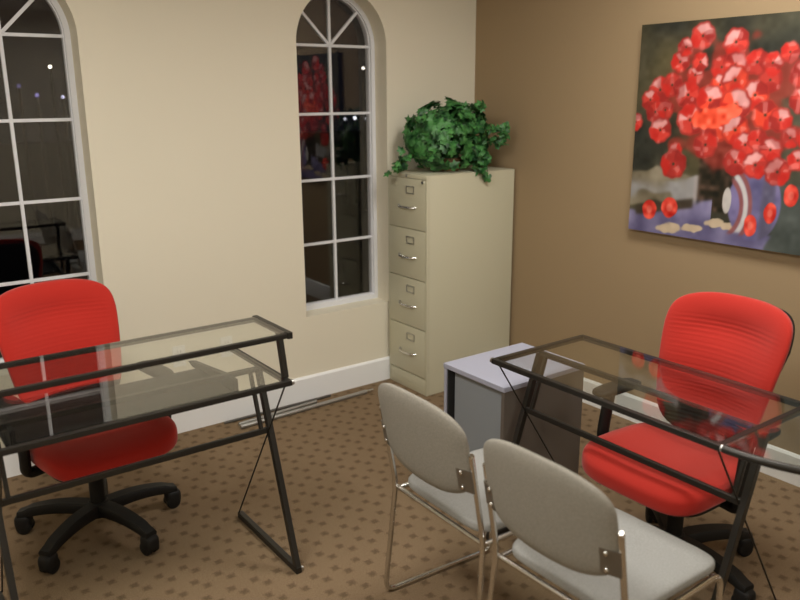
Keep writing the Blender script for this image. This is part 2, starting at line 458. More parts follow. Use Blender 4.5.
# ------------------------------------------------------------------ glass desks
DL, DD, DH = 0.95, 0.50, 0.77
def desk(loc, rz, label, shelf=False, corner=False):
    root = empty('glass_desk', loc, rz, label, 'desk')
    hx, hy = DL / 2, DD / 2
    B = .020
    # desktop rim
    bm = new()
    for y in (-hy, hy): add_bar(bm, (-hx - .008, y, DH), (hx + .008, y, DH), B, B)
    for x in (-hx, hx): add_bar(bm, (x, -hy, DH), (x, hy, DH), B, B * .98)
    add_bar(bm, (-hx, 0, DH - .018), (hx, 0, DH - .018), .022, .018)
    obj('top_frame', bm, M_dark, root)
    bm = new(); add_box(bm, (-hx + .006, -hy + .006, DH + .0055), (hx - .006, hy - .006, DH + .0135)); 
    obj('glass_top', bm, M_glass, root)
    zc = .53
    fy = lambda z: -hy + hy * (z / (DH - .01))
    for s in (-1, 1):
        x = s * hx
        bm = new(); add_bar(bm, (x, -hy, .014), (x, -.0, DH - .02), .022, .026)
        obj('leg', bm, M_dark, root)
        bm = new(); add_bar(bm, (x, -hy - .012, .014), (x, hy + .012, .014), .024, .026)
        obj('foot', bm, M_dark, root)
        bm = new(); xi = x - s * .036; add_bar(bm, (xi, fy(zc) , zc), (xi, -.004, DH - .02), .014, .016); add_bar(bm, (xi, fy(zc), zc), (x, fy(zc), zc), .014, .02)
        obj('brace', bm, M_dark, root)
        bm = new(); xc = x - s * .012; add_tube(bm, [(xc, -hy + .01, DH - .01), (xc, hy - .005, .03)], .0032, 8)
        obj('tension_cable', bm, M_dark, root, smooth=True, angle=40)
        bm = new(); add_cyl(bm, (s * (hx + .006), -hy, DH), (s * (hx + .016), -hy, DH), .011, .010, 16)
        obj('end_cap', bm, M_steel, root, smooth=True, angle=40)
        bm = new(); add_cyl(bm, (s * (hx + .010), -hy, .014), (s * (hx + .022), -hy, .014), .009, .008, 16)
        obj('end_cap', bm, M_steel, root, smooth=True, angle=40)
    bm = new(); add_bar(bm, (-hx, fy(zc), zc), (hx, fy(zc), zc), .016, .022); obj('crossbar', bm, M_dark, root)
    if shelf:
        # dark keyboard tray hung under the glass, towards the wall
        bm = new(); add_box(bm, (-.42, -.040, .688), (.375, .285, .702), .003); kt = obj('keyboard_tray', bm, M_black, root)
        for sx in (-.40, .355):
            bm = new(); 
            A = [(-.06, .70), (-.06, .752), (.02, .752), (.35, .712), (.395, .700), (.35, .688)]
            P0 = [bm.verts.new((sx - .008, y, z)) for y, z in A]; P1 = [bm.verts.new((sx + .008, y, z)) for y, z in A]
            bm.faces.new(P0); bm.faces.new(P1[::-1])
            for k in range(6): bm.faces.new((P0[k], P0[(k + 1) % 6], P1[(k + 1) % 6], P1[k]))
            obj('tray_rail', bm, M_black, kt)
        zs = .95; ya, yb = -hy - .012, -hy + .245
        bm = new()
        for y in (ya, yb): add_bar(bm, (-hx - .006, y, zs), (hx + .006, y, zs), .016, .018)
        for x in (-hx, hx): add_bar(bm, (x, ya - .012, zs + .001), (x, yb + .012, zs + .001), .020, .024)
        sf = obj('shelf_frame', bm, M_dark, root)
        for s in (-1, 1):
            bm = new(); add_bar(bm, (s * hx, -hy + .03, DH + .01), (s * hx, -hy + .065, zs - .008), .020, .024); obj('shelf_post', bm, M_dark, root)
        bm = new(); add_box(bm, (-hx + .006, ya + .004, zs + .005), (hx - .006, yb - .004, zs + .012)); obj('shelf_glass', bm, M_glass, root)
    if corner:
        cx, cy, r = hx, hy, DD
        arc = [(cx + .012 + (r) * math.sin(a), cy - r * math.cos(a), DH) for a in [PI / 2 * k / 24 for k in range(25)]]
        bm = new(); add_tube(bm, arc, .012, 10); add_bar(bm, (cx, cy, DH), (cx + r + .01, cy, DH), B, B)
        obj('corner_frame', bm, M_dark, root, smooth=True, angle=40)
        bm = new()
        poly = [(cx + .015, cy - .006)] + [(cx + .015 + (r - .008) * math.sin(a), cy - .006 - (r - .012) * math.cos(a)) for a in [PI / 2 * k / 24 for k in range(25)]]
        A = [bm.verts.new((x, y, DH + .0055)) for x, y in poly]; Bv = [bm.verts.new((x, y, DH + .0135)) for x, y in poly]
        bm.faces.new(A[::-1]); bm.faces.new(Bv)
        for k in range(len(poly)):
            j = (k + 1) % len(poly); bm.faces.new((A[k], A[j], Bv[j], Bv[k]))
        obj('corner_glass', bm, M_glass, root)
        bm = new(); add_bar(bm, (cx + r, cy, .0), (cx + r, cy, DH - .012), .028, .028); obj('leg', bm, M_dark, root)
    return root

desk((-2.672, -1.272, 0), 0, 'dark metal framed glass desk with a raised glass shelf, by the tall cut-off window', shelf=True)
desk((-1.205, -2.265, 0), -PI / 2, 'shelfless dark metal framed glass desk with a rounded corner end, below the flower painting', corner=True)

# ------------------------------------------------------------------ red task chairs
def task_chair(loc, rz, base_rot, label):
    root = empty('office_chair', loc, rz, label, 'office chair')
    # seat
    def fs(p):
        x, y, z = p
        t = y / .245                                 # -1 front .. 1 rear
        z2 = z
        if z > 0: z2 = z - .016 * (1 - min(1, (x / .20) ** 2)) * (1 if t > -.5 else max(0, (t + 1) / .5)) 
        z2 -= .040 * max(0, -t - .35) ** 2 / .42     # waterfall front
        w = 1 - .07 * max(0, t) - .05 * max(0, -t) ** 3
        return Vector((x * w, y - .085, z2 + .456))
    bm = new(); add_super(bm, .265, .236, .053, .5, .42, 72, 32, fs)
    seat = obj('seat', bm, M_red, root, smooth=True)
    bm = new(); add_super(bm, .225, .205, .022, .4, .4, 48, 12, lambda p: Vector((p.x, p.y - .07, p.z + .392)))
    obj('seat_pan', bm, M_black, root, smooth=True)
    # backrest
    H = .270; ZC = .752
    def fb(p):
        x, y, z = p.x, p.y, p.z
        u = z / H                                     # -1..1
        w = 1.0 - .14 * max(0, .55 - u) ** 1.25
        front = y < 0
        yy = y
        if front:
            edge = max(0, 1 - (abs(x) / .235) ** 6) * max(0, 1 - abs(u) ** 8)
            yy += .0019 * math.sin(z * 2 * PI / .0165) * edge * min(1, max(0, (.74 - u) * 6))
            yy += .020 * math.exp(-((u - .56) / .20) ** 2) * edge * max(0, 1 - (x / .20) ** 2)
            yy -= .012 * math.exp(-((u + .05) / .35) ** 2) * edge
        wrap = -.055 * (x / .235) ** 2
        tilt = .215 + .070 * u + .018 * u * u
        zz = z + ZC - .008 * (x / .235) ** 2 * max(0, u)
        return Vector((x * w, yy + wrap + tilt, zz))
    bm = new()
    # superellipsoid with axes: width x, height z, depth y
    def swap(p): return fb(Vector((p.x, -p.z, p.y)))
    add_super(bm, .240, H, .036, .35, .40, 110, 40, lambda p: p)
    # densify ridges: rebuild as a heightfield instead
    bm.free(); bm = new()
    nx, nz = 48, 130
    def outline(u):                                   # half width for height u
        return .249 * (max(0, 1 - abs(u) ** (9 if u > 0 else 5))) ** (1 / 3.2)
    fr = []; bk = []
    for j in range(nz + 1):
        u = -1 + 2 * j / nz
        u = math.sin(u * PI / 2) if abs(u) > .0 else u
        hw = outline(u); rf = []; rb = []
        for i in range(nx + 1):
            s = math.sin((-1 + 2 * i / nx) * PI / 2)
            x = s * hw
            th = .034 * (max(0, 1 - abs(s) ** 5) ** .4) * (max(0, 1 - abs(u) ** 7) ** .4)
            rf.append(bm.verts.new(fb(Vector((x, -th - 1e-5, u * H)))))
            rb.append(bm.verts.new(fb(Vector((x, th, u * H)))))
        fr.append(rf); bk.append(rb)
    for j in range(nz):
        for i in range(nx):
            bm.faces.new((fr[j][i], fr[j][i + 1], fr[j + 1][i + 1], fr[j + 1][i])).material_index = 0 if j > 38 else 1
            bm.faces.new((bk[j][i], bk[j + 1][i], bk[j + 1][i + 1], bk[j][i + 1])).material_index = 0 if j > 38 else 1
    bmesh.ops.remove_doubles(bm, verts=bm.verts, dist=4e-5)
    obj('backrest', bm, [M_red, M_black], root, smooth=True)
    # black outer shell of the back
    bm = new()
    def shell(p):
        x, y, z = p.x, -p.z, p.y
        u = z / .20
        return Vector((x * (1 - .20 * max(0, .4 - u)), y + .255 + .058 * u + .02 * u * u - .055 * (x / .235) ** 2 * .9, z + .775))
    add_super(bm, .232, .225, .018, .3, .40, 56, 20, shell)
    obj('back_shell', bm, M_black, root, smooth=True)
    bm = new(); pts = fillet([(0, -.05, .385), (0, .20, .385), (0, .255, .44), (0, .27, .70)], .06)
    for a, b in zip(pts[:-1], pts[1:]): pass
    add_tube(bm, pts, .022, 10); obj('back_bracket', bm, M_black, root, smooth=True, angle=50)
    # arms
    for s in (-1, 1):
        ar = obj('armrest', _armpost(s), M_black, root, smooth=True, angle=50)
        bm = new(); add_super(bm, .040, .125, .015, .5, .55, 36, 12, lambda p: Vector((p.x + s * .285, p.y - .03, p.z + .648 - .10 * max(0, p.y - .08))))
        obj('arm_pad', bm, M_black, ar, smooth=True)
    # column, mechanism
    bm = new(); add_box(bm, (-.07, -.14, .335), (.07, .09, .385), .01); obj('mechanism', bm, M_black, root)
    bm = new(); add_tube(bm, [(.03, .02, .36), (.21, .0, .36), (.27, 0, .352)], [.006, .006, .011], 8); obj('height_lever', bm, M_black, root, smooth=True)
    bm = new(); add_lathe(bm, [(.030, .10), (.030, .24), (.024, .245), (.024, .34)], seg=20); obj('gas_column', bm, M_black, root, smooth=True, angle=40)
    # base
    base = empty('base', (0, 0, 0), base_rot); base.parent = root
    bm = new(); add_lathe(bm, [(.042, .075), (.05, .085), (.05, .125), (.036, .14)], seg=24)
    obj('hub', bm, M_black, base, smooth=True, angle=40)
    for k in range(5):
        a = 2 * PI * k / 5
        bm = new()
        n = 12; rings = []
        for i in range(n + 1):
            t = i / n; r = .03 + t * .300
            zc = .112 + .012 * math.sin(t * PI) - .022 * t ** 2; w = .037 - .010 * t; h = .030 - .008 * t
            if t > .9: zc -= .006
            rings.append([bm.verts.new((r, sx_ * w * m_, zc + sz_ * h)) for sx_, sz_, m_ in ((-1, -1, .7), (1, -1, .7), (1, .2, 1), (1, .75, .75), (-1, .75, .75), (-1, .2, 1))])
        for A, B_ in zip(rings[:-1], rings[1:]):
            for i in range(6): bm.faces.new((A[i], A[(i + 1) % 6], B_[(i + 1) % 6], B_[i]))
        bm.faces.new(rings[0][::-1]); bm.faces.new(rings[-1])
        bmesh.ops.rotate(bm, cent=(0, 0, 0), matrix=Matrix.Rotation(a, 3, 'Z'), verts=bm.verts)
        obj('base_leg', bm, M_black, base, smooth=True, angle=50)
        bm = new()
        px, pz = .315, .030
        for sgn in (-1, 1):
            add_tube(bm, [(px - .004, sgn * .007, pz), (px - .004, sgn * .010, pz), (px - .004, sgn * .024, pz), (px - .004, sgn * .028, pz)], [.026, .030, .030, .024], 20)
        # hood
        add_super(bm, .034, .030, .034, .6, .6, 24, 12, lambda p: Vector((p.x + px, p.y, p.z + pz + .020)))
        add_cyl(bm, (px, 0, .05), (px, 0, .095), .010)
        bmesh.ops.rotate(bm, cent=(0, 0, 0), matrix=Matrix.Rotation(a, 3, 'Z'), verts=bm.verts)
        obj('caster', bm, M_black, base, smooth=True, angle=40)
    return root

def _armpost(s):
    bm = new()
    pts = fillet([(s * .20, -.06, .385), (s * .285, -.07, .385), (s * .290, -.09, .46), (s * .287, -.07, .640)], .05)
    add_tube(bm, pts, [.020] * len(pts), 12)
    # flatten front-to-back slightly wide blade
    for v in bm.verts: v.co.y = (v.co.y + .07) * 1.35 - .07
    return bm

task_chair((-2.712, -.76, 0), math.radians(9), math.radians(-7), 'red fabric office chair with its back to the tall cut-off window, behind the shelved desk')
task_chair((-1.014, -2.338, 0), math.radians(-90), math.radians(67), 'red fabric office chair against the tan wall, tucked behind the shelfless desk')

# ------------------------------------------------------------------ grey sled-base visitor chairs (face +x)
def visitor_chair(loc, rz, label):
    root = empty('visitor_chair', loc, rz, label, 'chair', 'grey sled-base visitor chairs')
    W = .232; r = .0092
    for s in (-1, 1):
        bm = new()
        y = s * W
        pts = [(-.268, y, .742), (-.215, y, .445), (-.250, s * (W + .022), .0095), (.245, s * (W + .004), .0095), (.235, y - s * .008, .425), (-.20, y - s * .008, .425)]
        add_tube(bm, fillet(pts, .05, 8), r, 12)
        obj('side_frame', bm, M_chrome, root, smooth=True, angle=50)
        bm = new(); add_cyl(bm, (-.268, y, .741), (-.2695, y, .747), .0098, .008, 12)
        obj('tube_plug', bm, M_chrome, root, smooth=True, angle=40)
        # mounting plate with two screws on the rear of the backrest
        bm = new()
        Q = []
        for yy, xx in ((y - s * .046, -.2815), (y + s * .004, -.2645)):
            for t_ in (0, .004):
                for z in (.618, .694): Q.append(bm.verts.new((xx + t_ - .19 * (z - .655), yy, z)))
        for f in ((0, 1, 3, 2), (4, 6, 7, 5), (0, 4, 5, 1), (2, 3, 7, 6), (0, 2, 6, 4), (1, 5, 7, 3)): bm.faces.new([Q[k] for k in f])
        pl = obj('mounting_plate', bm, M_plate_steel, root)
        pl.rotation_euler = (0, 0, 0)
        bm = new()
        z = .632; add_super(bm, .004, .007, .007, 1, 1, 16, 8, lambda p, z=z: Vector((p.x - .2745, p.y + y - s * .030, p.z + z)))
        sc = obj('screw', bm, M_chrome, pl, smooth=True)
        sc2 = sc.copy(); COL.objects.link(sc2); sc2.parent = pl; sc2.location = (-.0085, 0, .05)
    bm = new()
    add_tube(bm, [(-.205, -W, .425), (-.205, W, .425)], r * .95, 12)
    obj('rear_rail', bm, M_chrome, root, smooth=True, angle=50)
    bm = new(); add_tube(bm, [(.205, -W, .420), (.205, W, .420)], r * .95, 12)
    obj('front_rail', bm, M_chrome, root, smooth=True, angle=50)
    # seat: upholstered pad
    def fs(p):
        t = p.x / .225
        z = p.z * (1 if p.z > 0 else .7)
        z -= .012 * max(0, t) ** 3
        z -= .006 * max(0, 1 - (p.y / .2) ** 2) * (1 if p.z > 0 else 0) * max(0, 1 - t * t)
        return Vector((p.x + .020, p.y * (1 + .03 * t), z + .458))
    bm = new(); add_super(bm, .228, .222, .028, .45, .28, 80, 24, fs)
    obj('seat', bm, M_seatfab, root, smooth=True)
    # backrest pad
    H = .157; HWD = .227
    def fb(u, s, side):
        top = u > 0
        n = 5.5 if top else 4.5
        hw = HWD * (max(0, 1 - abs(u) ** n)) ** (1 / 2.9)
        y = s * hw
        th = .021 * (max(0, 1 - abs(s) ** 6) ** .45) * (max(0, 1 - abs(u) ** 6) ** .45)
        z = .723 + u * H + (.0 - .020 * (s * hw / HWD) ** 2 if top else .016 * (s * hw / HWD) ** 2) * abs(u)
        x = -.262 - .19 * (z - .62) + .026 * (y / HWD) ** 2 - .012
        return Vector((x + side * th, y, z))
    bm = new(); nx, nz = 40, 40; G = {}
    for side in (-1, 1):
        for j in range(nz + 1):
            u = math.sin((-1 + 2 * j / nz) * PI / 2)
            for i in range(nx + 1):
                s_ = math.sin((-1 + 2 * i / nx) * PI / 2)
                G[side, j, i] = bm.verts.new(fb(u, s_, side))
        for j in range(nz):
            for i in range(nx):
                bm.faces.new((G[side, j, i], G[side, j, i + 1], G[side, j + 1, i + 1], G[side, j + 1, i]))
    bmesh.ops.remove_doubles(bm, verts=bm.verts, dist=4e-5)
    obj('backrest', bm, M_grayfab, root, smooth=True)
    return root
c1 = visitor_chair((-1.757, -2.085, 0), math.radians(-1), 'grey visitor chair nearer the low grey cabinet, further from the viewer')
c2 = copy_tree(c1); c2.location = (-1.757, -2.602, 0); c2.rotation_euler = (0, 0, math.radians(1.5))
c2['label'] = 'nearest grey visitor chair, cut off by the bottom edge of the photo'

# ------------------------------------------------------------------ filing cabinet
CX0, CX1, CY0, CY1, CH = -.698, -.018, -.40, -.020, 1.32
root = empty('filing_cabinet', ((CX0 + CX1) / 2, (CY0 + CY1) / 2, 0), 0, 'tall putty coloured four-drawer steel filing cabinet in the corner by the narrow window', 'filing cabinet')
ox, oy = root.location.x, root.location.y
def cb(bm, lo, hi, bev=.002, **k): return add_box(bm, (lo[0] - ox, lo[1] - oy, lo[2]), (hi[0] - ox, hi[1] - oy, hi[2]), bev, **k)
bm = new()
cb(bm, (CX0 + .012, CY0, 0), (CX1, CY1, CH - .002), .004)
cb(bm, (CX0, CY0, CH - .024), (CX0 + .02, CY1, CH - .002), .003)       # front top lip
cb(bm, (CX0, CY0, 0), (CX0 + .02, CY0 + .012, CH - .02), .002)
cb(bm, (CX0, CY1 - .012, 0), (CX0 + .02, CY1, CH - .02), .002)
cb(bm, (CX0 + .002, CY0 + .012, 0), (CX0 + .02, CY1 - .012, .100), .002)
obj('body', bm, M_putty, root, smooth=True, angle=30)
bm = new(); cb(bm, (CX0 + .006, CY0 - .0005, CH - .006), (CX1, CY1, CH), .003); obj('top_panel', bm, M_putty, root, smooth=True, angle=30)
zs = [.105, .405, .704, 1.001, 1.296]
for k in range(4):
    z0, z1 = zs[k] + .0025, zs[k + 1] - .0025
    bm = new(); cb(bm, (CX0 - .001, CY0 + .014, z0), (CX0 + .018, CY1 - .014, z1), .003)
    dr = obj('drawer', bm, M_putty, root, smooth=True, angle=30)
    yc = CY0 + .155; zl = z1 - .065; zh = z1 - .165
    # label holder: little frame
    bm = new()
    w, h, t = .038, .022, .005
    for lo, hi in (((-w, -h), (w, -h + t)), ((-w, h - t), (w, h)), ((-w, -h), (-w + t, h)), ((w - t, -h), (w, h))):
        cb(bm, (CX0 - .006, yc + lo[0], zl + lo[1]), (CX0, yc + hi[0], zl + hi[1]), .0008)
    obj('label_holder', bm, M_steel, dr)
    # pull handle
    bm = new()
    yh = yc + .022
    pts = [(CX0 - ox, yh - .072, zh), (CX0 - .026 - ox, yh - .060, zh), (CX0 - .028 - ox, yh, zh), (CX0 - .026 - ox, yh + .060, zh), (CX0 - ox, yh + .072, zh)]
    pts = [(a, b - oy, c) for a, b, c in pts]
    add_tube(bm, fillet(pts, .012, 4), .0065, 10)
    obj('handle', bm, M_chrome, dr, smooth=True, angle=50)
    # thumb latch
    bm = new(); cb(bm, (CX0 - .008, yh + .076, zh - .008), (CX0, yh + .092, zh + .010), .002); obj('thumb_latch', bm, M_steel, dr)
bm = new(); add_cyl(bm, (CX0 - ox - .007, CY0 + .035 - oy, CH - .040), (CX0 - ox + .001, CY0 + .035 - oy, CH - .040), .010, .011, 16); obj('lock', bm, M_chrome, root, smooth=True, angle=40)
bm = new(); add_cyl(bm, (CX0 - ox - .004, (CY0 + CY1) / 2 + .0 - oy, CH - .012), (CX0 - ox + .001, (CY0 + CY1) / 2 - oy, CH - .012), .009, .009, 16); obj('badge', bm, M_steel, root, smooth=True, angle=40)

# ------------------------------------------------------------------ low grey cabinet
LX0, LX1, LY0, LY1, LH = -1.352, -.868, -1.742, -1.355, .62
root = empty('low_cabinet', ((LX0 + LX1) / 2, (LY0 + LY1) / 2, 0), 0, 'low light grey laminate cabinet between the filing cabinet and the glass desk', 'cabinet')
ox, oy = root.location.x, root.location.y
bm = new(); cb(bm, (LX0, LY0, LH - .022), (LX1, LY1, LH), .003); obj('top', bm, M_cab, root)
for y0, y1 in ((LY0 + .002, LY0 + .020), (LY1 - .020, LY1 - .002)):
    bm = new(); cb(bm, (LX0 + .004, y0, 0), (LX1 - .004, y1, LH - .022), .001); obj('side_panel', bm, M_taupe if y0 < -1.6 else M_cab, root)  # side panel next to the desk is coloured darker than the opposite one
bm = new(); cb(bm, (LX1 - .020, LY0 + .02, .0), (LX1 - .006, LY1 - .02, LH - .022), .001); obj('back_panel', bm, M_cabp, root)
bm = new(); cb(bm, (LX0 + .03, LY0 + .021, .07), (LX0 + .046, LY1 - .045, LH - .030), .002); dr = obj('door', bm, M_cabp, root)
bm = new(); cb(bm, (LX0 + .008, LY1 - .0250, .066), (LX0 + .056, LY1 - .0205, LH - .024), .001); obj('door_gap_shade', bm, M_slot, root)  # dark strip added to stand in for the shade inside the door gap
bm = new(); cb(bm, (LX0 + .02, LY0 + .02, .0), (LX0 + .036, LY1 - .02, .065), .002); obj('plinth', bm, M_cabp, root)
bm = new(); cb(bm, (LX0 + .05, LY0 + .02, .05), (LX1 - .02, LY1 - .02, .066), .001); obj('bottom_panel', bm, M_cabp, root)

# ------------------------------------------------------------------ painting
def painting():
    S = 1.22; T = 1.018; y_left = -1.283; z0 = 1.070; dep = .036
    root = empty('painting', (0, y_left - S / 2, z0 + T / 2), 0, 'large unframed canvas painting of red poppies in a vase, hung on the tan wall', 'painting')
    bm = new(); add_box(bm, (-dep, -S / 2, -T / 2), (-.002, S / 2, T / 2), .003)
    obj('canvas', bm, M_edge, root)
    nx, nz = 366, 306
    rng = np.random.RandomState(4)
    AR = S / T
    s = np.linspace(0, AR, nx)[None, :].repeat(nz, 0); t = np.linspace(0, 1, nz)[:, None].repeat(nx, 1)
    def noise(fx, fz, seed):
        r = np.random.RandomState(seed); g = r.rand(fz + 2, fx + 2)
        X = s / AR * fx; Z = t * fz; xi = X.astype(int); zi = Z.astype(int); fx_ = X - xi; fz_ = Z - zi
        fx_ = fx_ * fx_ * (3 - 2 * fx_); fz_ = fz_ * fz_ * (3 - 2 * fz_)
        return (g[zi, xi] * (1 - fx_) + g[zi, xi + 1] * fx_) * (1 - fz_) + (g[zi + 1, xi] * (1 - fx_) + g[zi + 1, xi + 1] * fx_) * fz_
    c = lambda *v: np.array(v, float)
    img = np.zeros((nz, nx, 3)) + c(66, 62, 45)
    n1, n2, n3 = noise(7, 6, 1), noise(16, 14, 2), noise(50, 40, 3)
    img += (n1[..., None] - .5) * c(50, 40, 18) + (n2[..., None] - .5) * c(30, 26, 20)
    m = np.clip((s - .55) * 2, 0, 1)[..., None]; img = img * (1 - m) + (c(62, 66, 58) + (n1[..., None] - .5) * 40) * m
    def blend(mask, col):
        nonlocal img
        k = np.clip(mask, 0, 1)[..., None]; img = img * (1 - k) + col * k
    sm = lambda v, w=.012: 1 / (1 + np.exp(-v / w * 3))
    # pale table band on the left, lower
    wob = (n2 - .5) * .07
    blend(sm(t + wob - .145) * sm(.315 - t + wob) * sm(.42 - s + wob), c(128, 118, 98) + (n2[..., None] - .5) * c(60, 60, 60))
    blend(sm(t + wob - .18) * sm(.27 - t - wob) * sm(.40 - s) * sm(n1 - .35, .1), c(150, 148, 148))
    blend(sm(t - .20 + wob) * sm(.30 - t) * sm(s - .36) * sm(.44 - s), c(168, 160, 160))
    # dark vase foot shadow
    blend(sm(t - .14) * sm(.46 - t) * sm(s - .38) * sm(.60 - s), c(48, 38, 26) + (n3[..., None] - .5) * c(60, 40, 40))
    # purple cloth
    edge = .09 + .20 * s * (s < .46) - .01 * (s >= .46)
    blend(sm(edge - t + wob * .6) * sm(.88 - s + wob), c(116, 110, 146) + (n2[..., None] - .5) * c(60, 60, 60))
    blend(sm(t - edge + .015) * sm(edge + .03 - t) * sm(.36 - s) * sm(s - .04), c(60, 50, 38))
    # cream strokes
    for cs, ct, rs, rt in ((.24, .035, .07, .028), (.36, .05, .06, .020), (.48, .09, .05, .022), (.56, .085, .04, .02)):
        blend(sm(1 - ((s - cs) / rs) ** 2 - ((t - ct - (s - cs) * .1) / rt) ** 2 + (n3 - .5), .25), c(196, 176, 150))
    # grey green lower right
    blend(sm(s - .74 + wob) * sm(.30 - t + wob), c(72, 78, 74) + (n2[..., None] - .5) * 40)
    # vase
    d = ((s - .665) / .125) ** 2 + ((t - .20) / .17) ** 2
    blend(sm(1 - d, .08), c(116, 108, 152) + (n2[..., None] - .5) * c(60, 50, 60))
    blend(sm(1 - d, .08) * sm(s - .70) * sm(.76 - s), c(92, 88, 112))
    dd = np.abs(np.sqrt(((s - .50) / .13) ** 2 + ((t - .17) / .17) ** 2) - 1)
    blend(sm(.10 - dd, .05) * sm(s - .56) * sm(t - .06), c(196, 192, 192))
    blend(sm(.07 - np.abs(dd - .16), .04) * sm(s - .55) * sm(t - .05), c(140, 84, 84))
    blend(sm(1 - ((s - .535) / .022) ** 2 - ((t - .20) / .06) ** 2, .2), c(190, 184, 180))
    # poppies
    P = [(0.131, 0.694, 0.062), (0.078, 0.647, 0.050), (0.112, 0.59, 0.051), (0.196, 0.716, 0.055), (0.23, 0.82, 0.048), (0.255, 0.885, 0.042), (0.338, 0.93, 0.061),
         (0.447, 0.79, 0.052), (0.505, 0.894, 0.061), (0.315, 0.759, 0.042), (0.336, 0.816, 0.041), (0.613, 0.806, 0.054), (0.683, 0.80, 0.045), (0.511, 0.797, 0.057),
         (0.447, 0.713, 0.049), (0.168, 0.6, 0.045), (0.287, 0.67, 0.063), (0.404, 0.647, 0.07), (0.518, 0.733, 0.066), (0.68, 0.73, 0.054), (0.619, 0.668, 0.064),
         (0.53, 0.626, 0.076), (0.309, 0.556, 0.073), (0.675, 0.584, 0.062), (0.441, 0.536, 0.079), (0.542, 0.517, 0.067), (0.597, 0.454, 0.056), (0.4, 0.445, 0.061),
         (0.242, 0.414, 0.034), (0.148, 0.505, 0.062), (0.0, 0.54, 0.042), (0.651, 0.477, 0.046), (0.744, 0.565, 0.052), (0.796, 0.492, 0.043), (0.715, 0.438, 0.053),
         (0.237, 0.347, 0.070), (0.558, 0.376, 0.060), (0.654, 0.369, 0.060), (0.757, 0.346, 0.060), (0.754, 0.841, 0.042), (0.825, 0.748, 0.06), (0.829, 0.647, 0.055),
         (0.90, 0.82, .055), (.93, .70, .06), (.91, .58, .055), (.99, .64, .05), (.87, .50, .05), (.95, .46, .05), (1.02, .54, .045), (.84, .40, .045)]
    bright, mid, dk, pink = c(240, 78, 52), c(196, 52, 44), c(128, 30, 28), c(226, 158, 156)
    # underpaint of the bouquet
    D = ((s - .50) / .36) ** 2 + ((t - .63) / .27) ** 2
    blend(sm(1 - D + (n2 - .5) * 1.2, .15) * .75, c(150, 46, 36))
    for k, (ps, pt, pr) in enumerate(P):
        r_ = np.random.RandomState(k + 10)
        ang = np.arctan2(t - pt, s - ps); rad = np.hypot(s - ps, (t - pt))
        rr = pr * .98 * (1 + .035 * np.sin(ang * 5 + r_.rand() * 6) + .03 * np.sin(ang * 9 + r_.rand() * 6))
        body = sm(rr - rad, .007)
        core = c(236, 74, 50) if D[np.clip(int(pt * nz), 0, nz - 1), np.clip(int(ps / AR * nx), 0, nx - 1)] < .35 else c(206, 62, 52)
        blend(body, core * (0.88 + .2 * r_.rand()))
        a0 = r_.rand() * 6.28
        pet = np.cos(ang - a0)
        blend(body * sm(pet - .55, .12) * sm(rad - rr * .22, .01), dk * .55 + mid * .45)
        if k % 4 != 3:
            a1 = PI / 2 + r_.uniform(-1.1, 1.1)
            blend(body * sm(np.cos(ang - a1) - .45, .15) * sm(rad - rr * .20, .01) * sm(rr * .92 - rad, .008), pink * (.92 + .12 * r_.rand()))
        blend(body * sm(rad - rr * .86, .006) * .45, dk)
        blend(body * sm(n3 - .70, .06) * .35, pink)
        blend(body * sm(n2 - .62, .06) * .35, dk)
        a2 = a0 + r_.uniform(2, 4)
        blend(body * sm(np.cos(ang - a2) - .75, .1) * sm(rad - rr * .3, .01), c(196, 40, 32))
        blend(sm(rr * .10 - rad, .004), c(70, 55, 40))
    # glowing centre strokes
    for cs, ct, rs, rt in ((.41, .565, .10, .045), (.50, .60, .06, .03)):
        blend(sm(1 - ((s - cs) / rs) ** 2 - ((t - ct) / rt) ** 2 + (n3 - .5), .3), c(240, 84, 56) + (n3[..., None] - .5) * 60)
    # flowering pieces left of the canvas edge and fallen blossoms
    for ps, pt, rs, rt in ((.119, .115, .042, .048), (.235, .135, .045, .050), (.66, .10, .030, .048), (.745, .165, .030, .045), (.83, .25, .032, .048)):
        d_ = ((s - ps) / rs) ** 2 + ((t - pt) / rt) ** 2
        blend(sm(1 - d_ + (n3 - .5) * .3, .15), c(214, 60, 46) + (n3[..., None] - .5) * c(60, 70, 60))
        blend(sm(.15 - d_, .1) * .6, c(236, 130, 116))
    img += (n3[..., None] - .5) * 14
    img = np.clip(img, 6, 255) / 255
    lin = np.where(img <= .04045, img / 12.92, ((img + .055) / 1.055) ** 2.4)
    lin = np.clip(lin * 0.98, 0, 1)
    # mesh: fine grid, impasto relief from the paint
    lum = lin.mean(-1)
    me = bpy.data.meshes.new('painted_surface')
    ys = S / 2 - np.linspace(0, S, nx); zz = -T / 2 + np.linspace(0, T, nz)
    co = np.zeros((nz, nx, 3)); co[..., 0] = -dep - .0012 - .0008 * n3 ; co[..., 1] = ys[None, :]; co[..., 2] = zz[:, None]
    idx = np.arange(nz * nx).reshape(nz, nx)
    a = idx[:-1, :-1].ravel(); b = idx[:-1, 1:].ravel(); c_ = idx[1:, 1:].ravel(); d_ = idx[1:, :-1].ravel()
    faces = np.stack([a, b, c_, d_], 1)
    me.vertices.add(nz * nx); me.vertices.foreach_set('co', co.reshape(-1))
    me.loops.add(faces.size); me.loops.foreach_set('vertex_index', faces.reshape(-1).astype(np.int32))
    me.polygons.add(len(faces)); me.polygons.foreach_set('loop_start', (np.arange(len(faces)) * 4).astype(np.int32))
    me.polygons.foreach_set('loop_total', np.full(len(faces), 4, np.int32))
    me.update(calc_edges=True); me.validate()
    at = me.color_attributes.new('paint', 'FLOAT_COLOR', 'POINT')
    at.data.foreach_set('color', np.concatenate([lin.reshape(-1, 3), np.ones((nz * nx, 1))], 1).reshape(-1).astype(np.float32))
    m = bpy.data.materials.new('oil_paint'); m.use_nodes = True
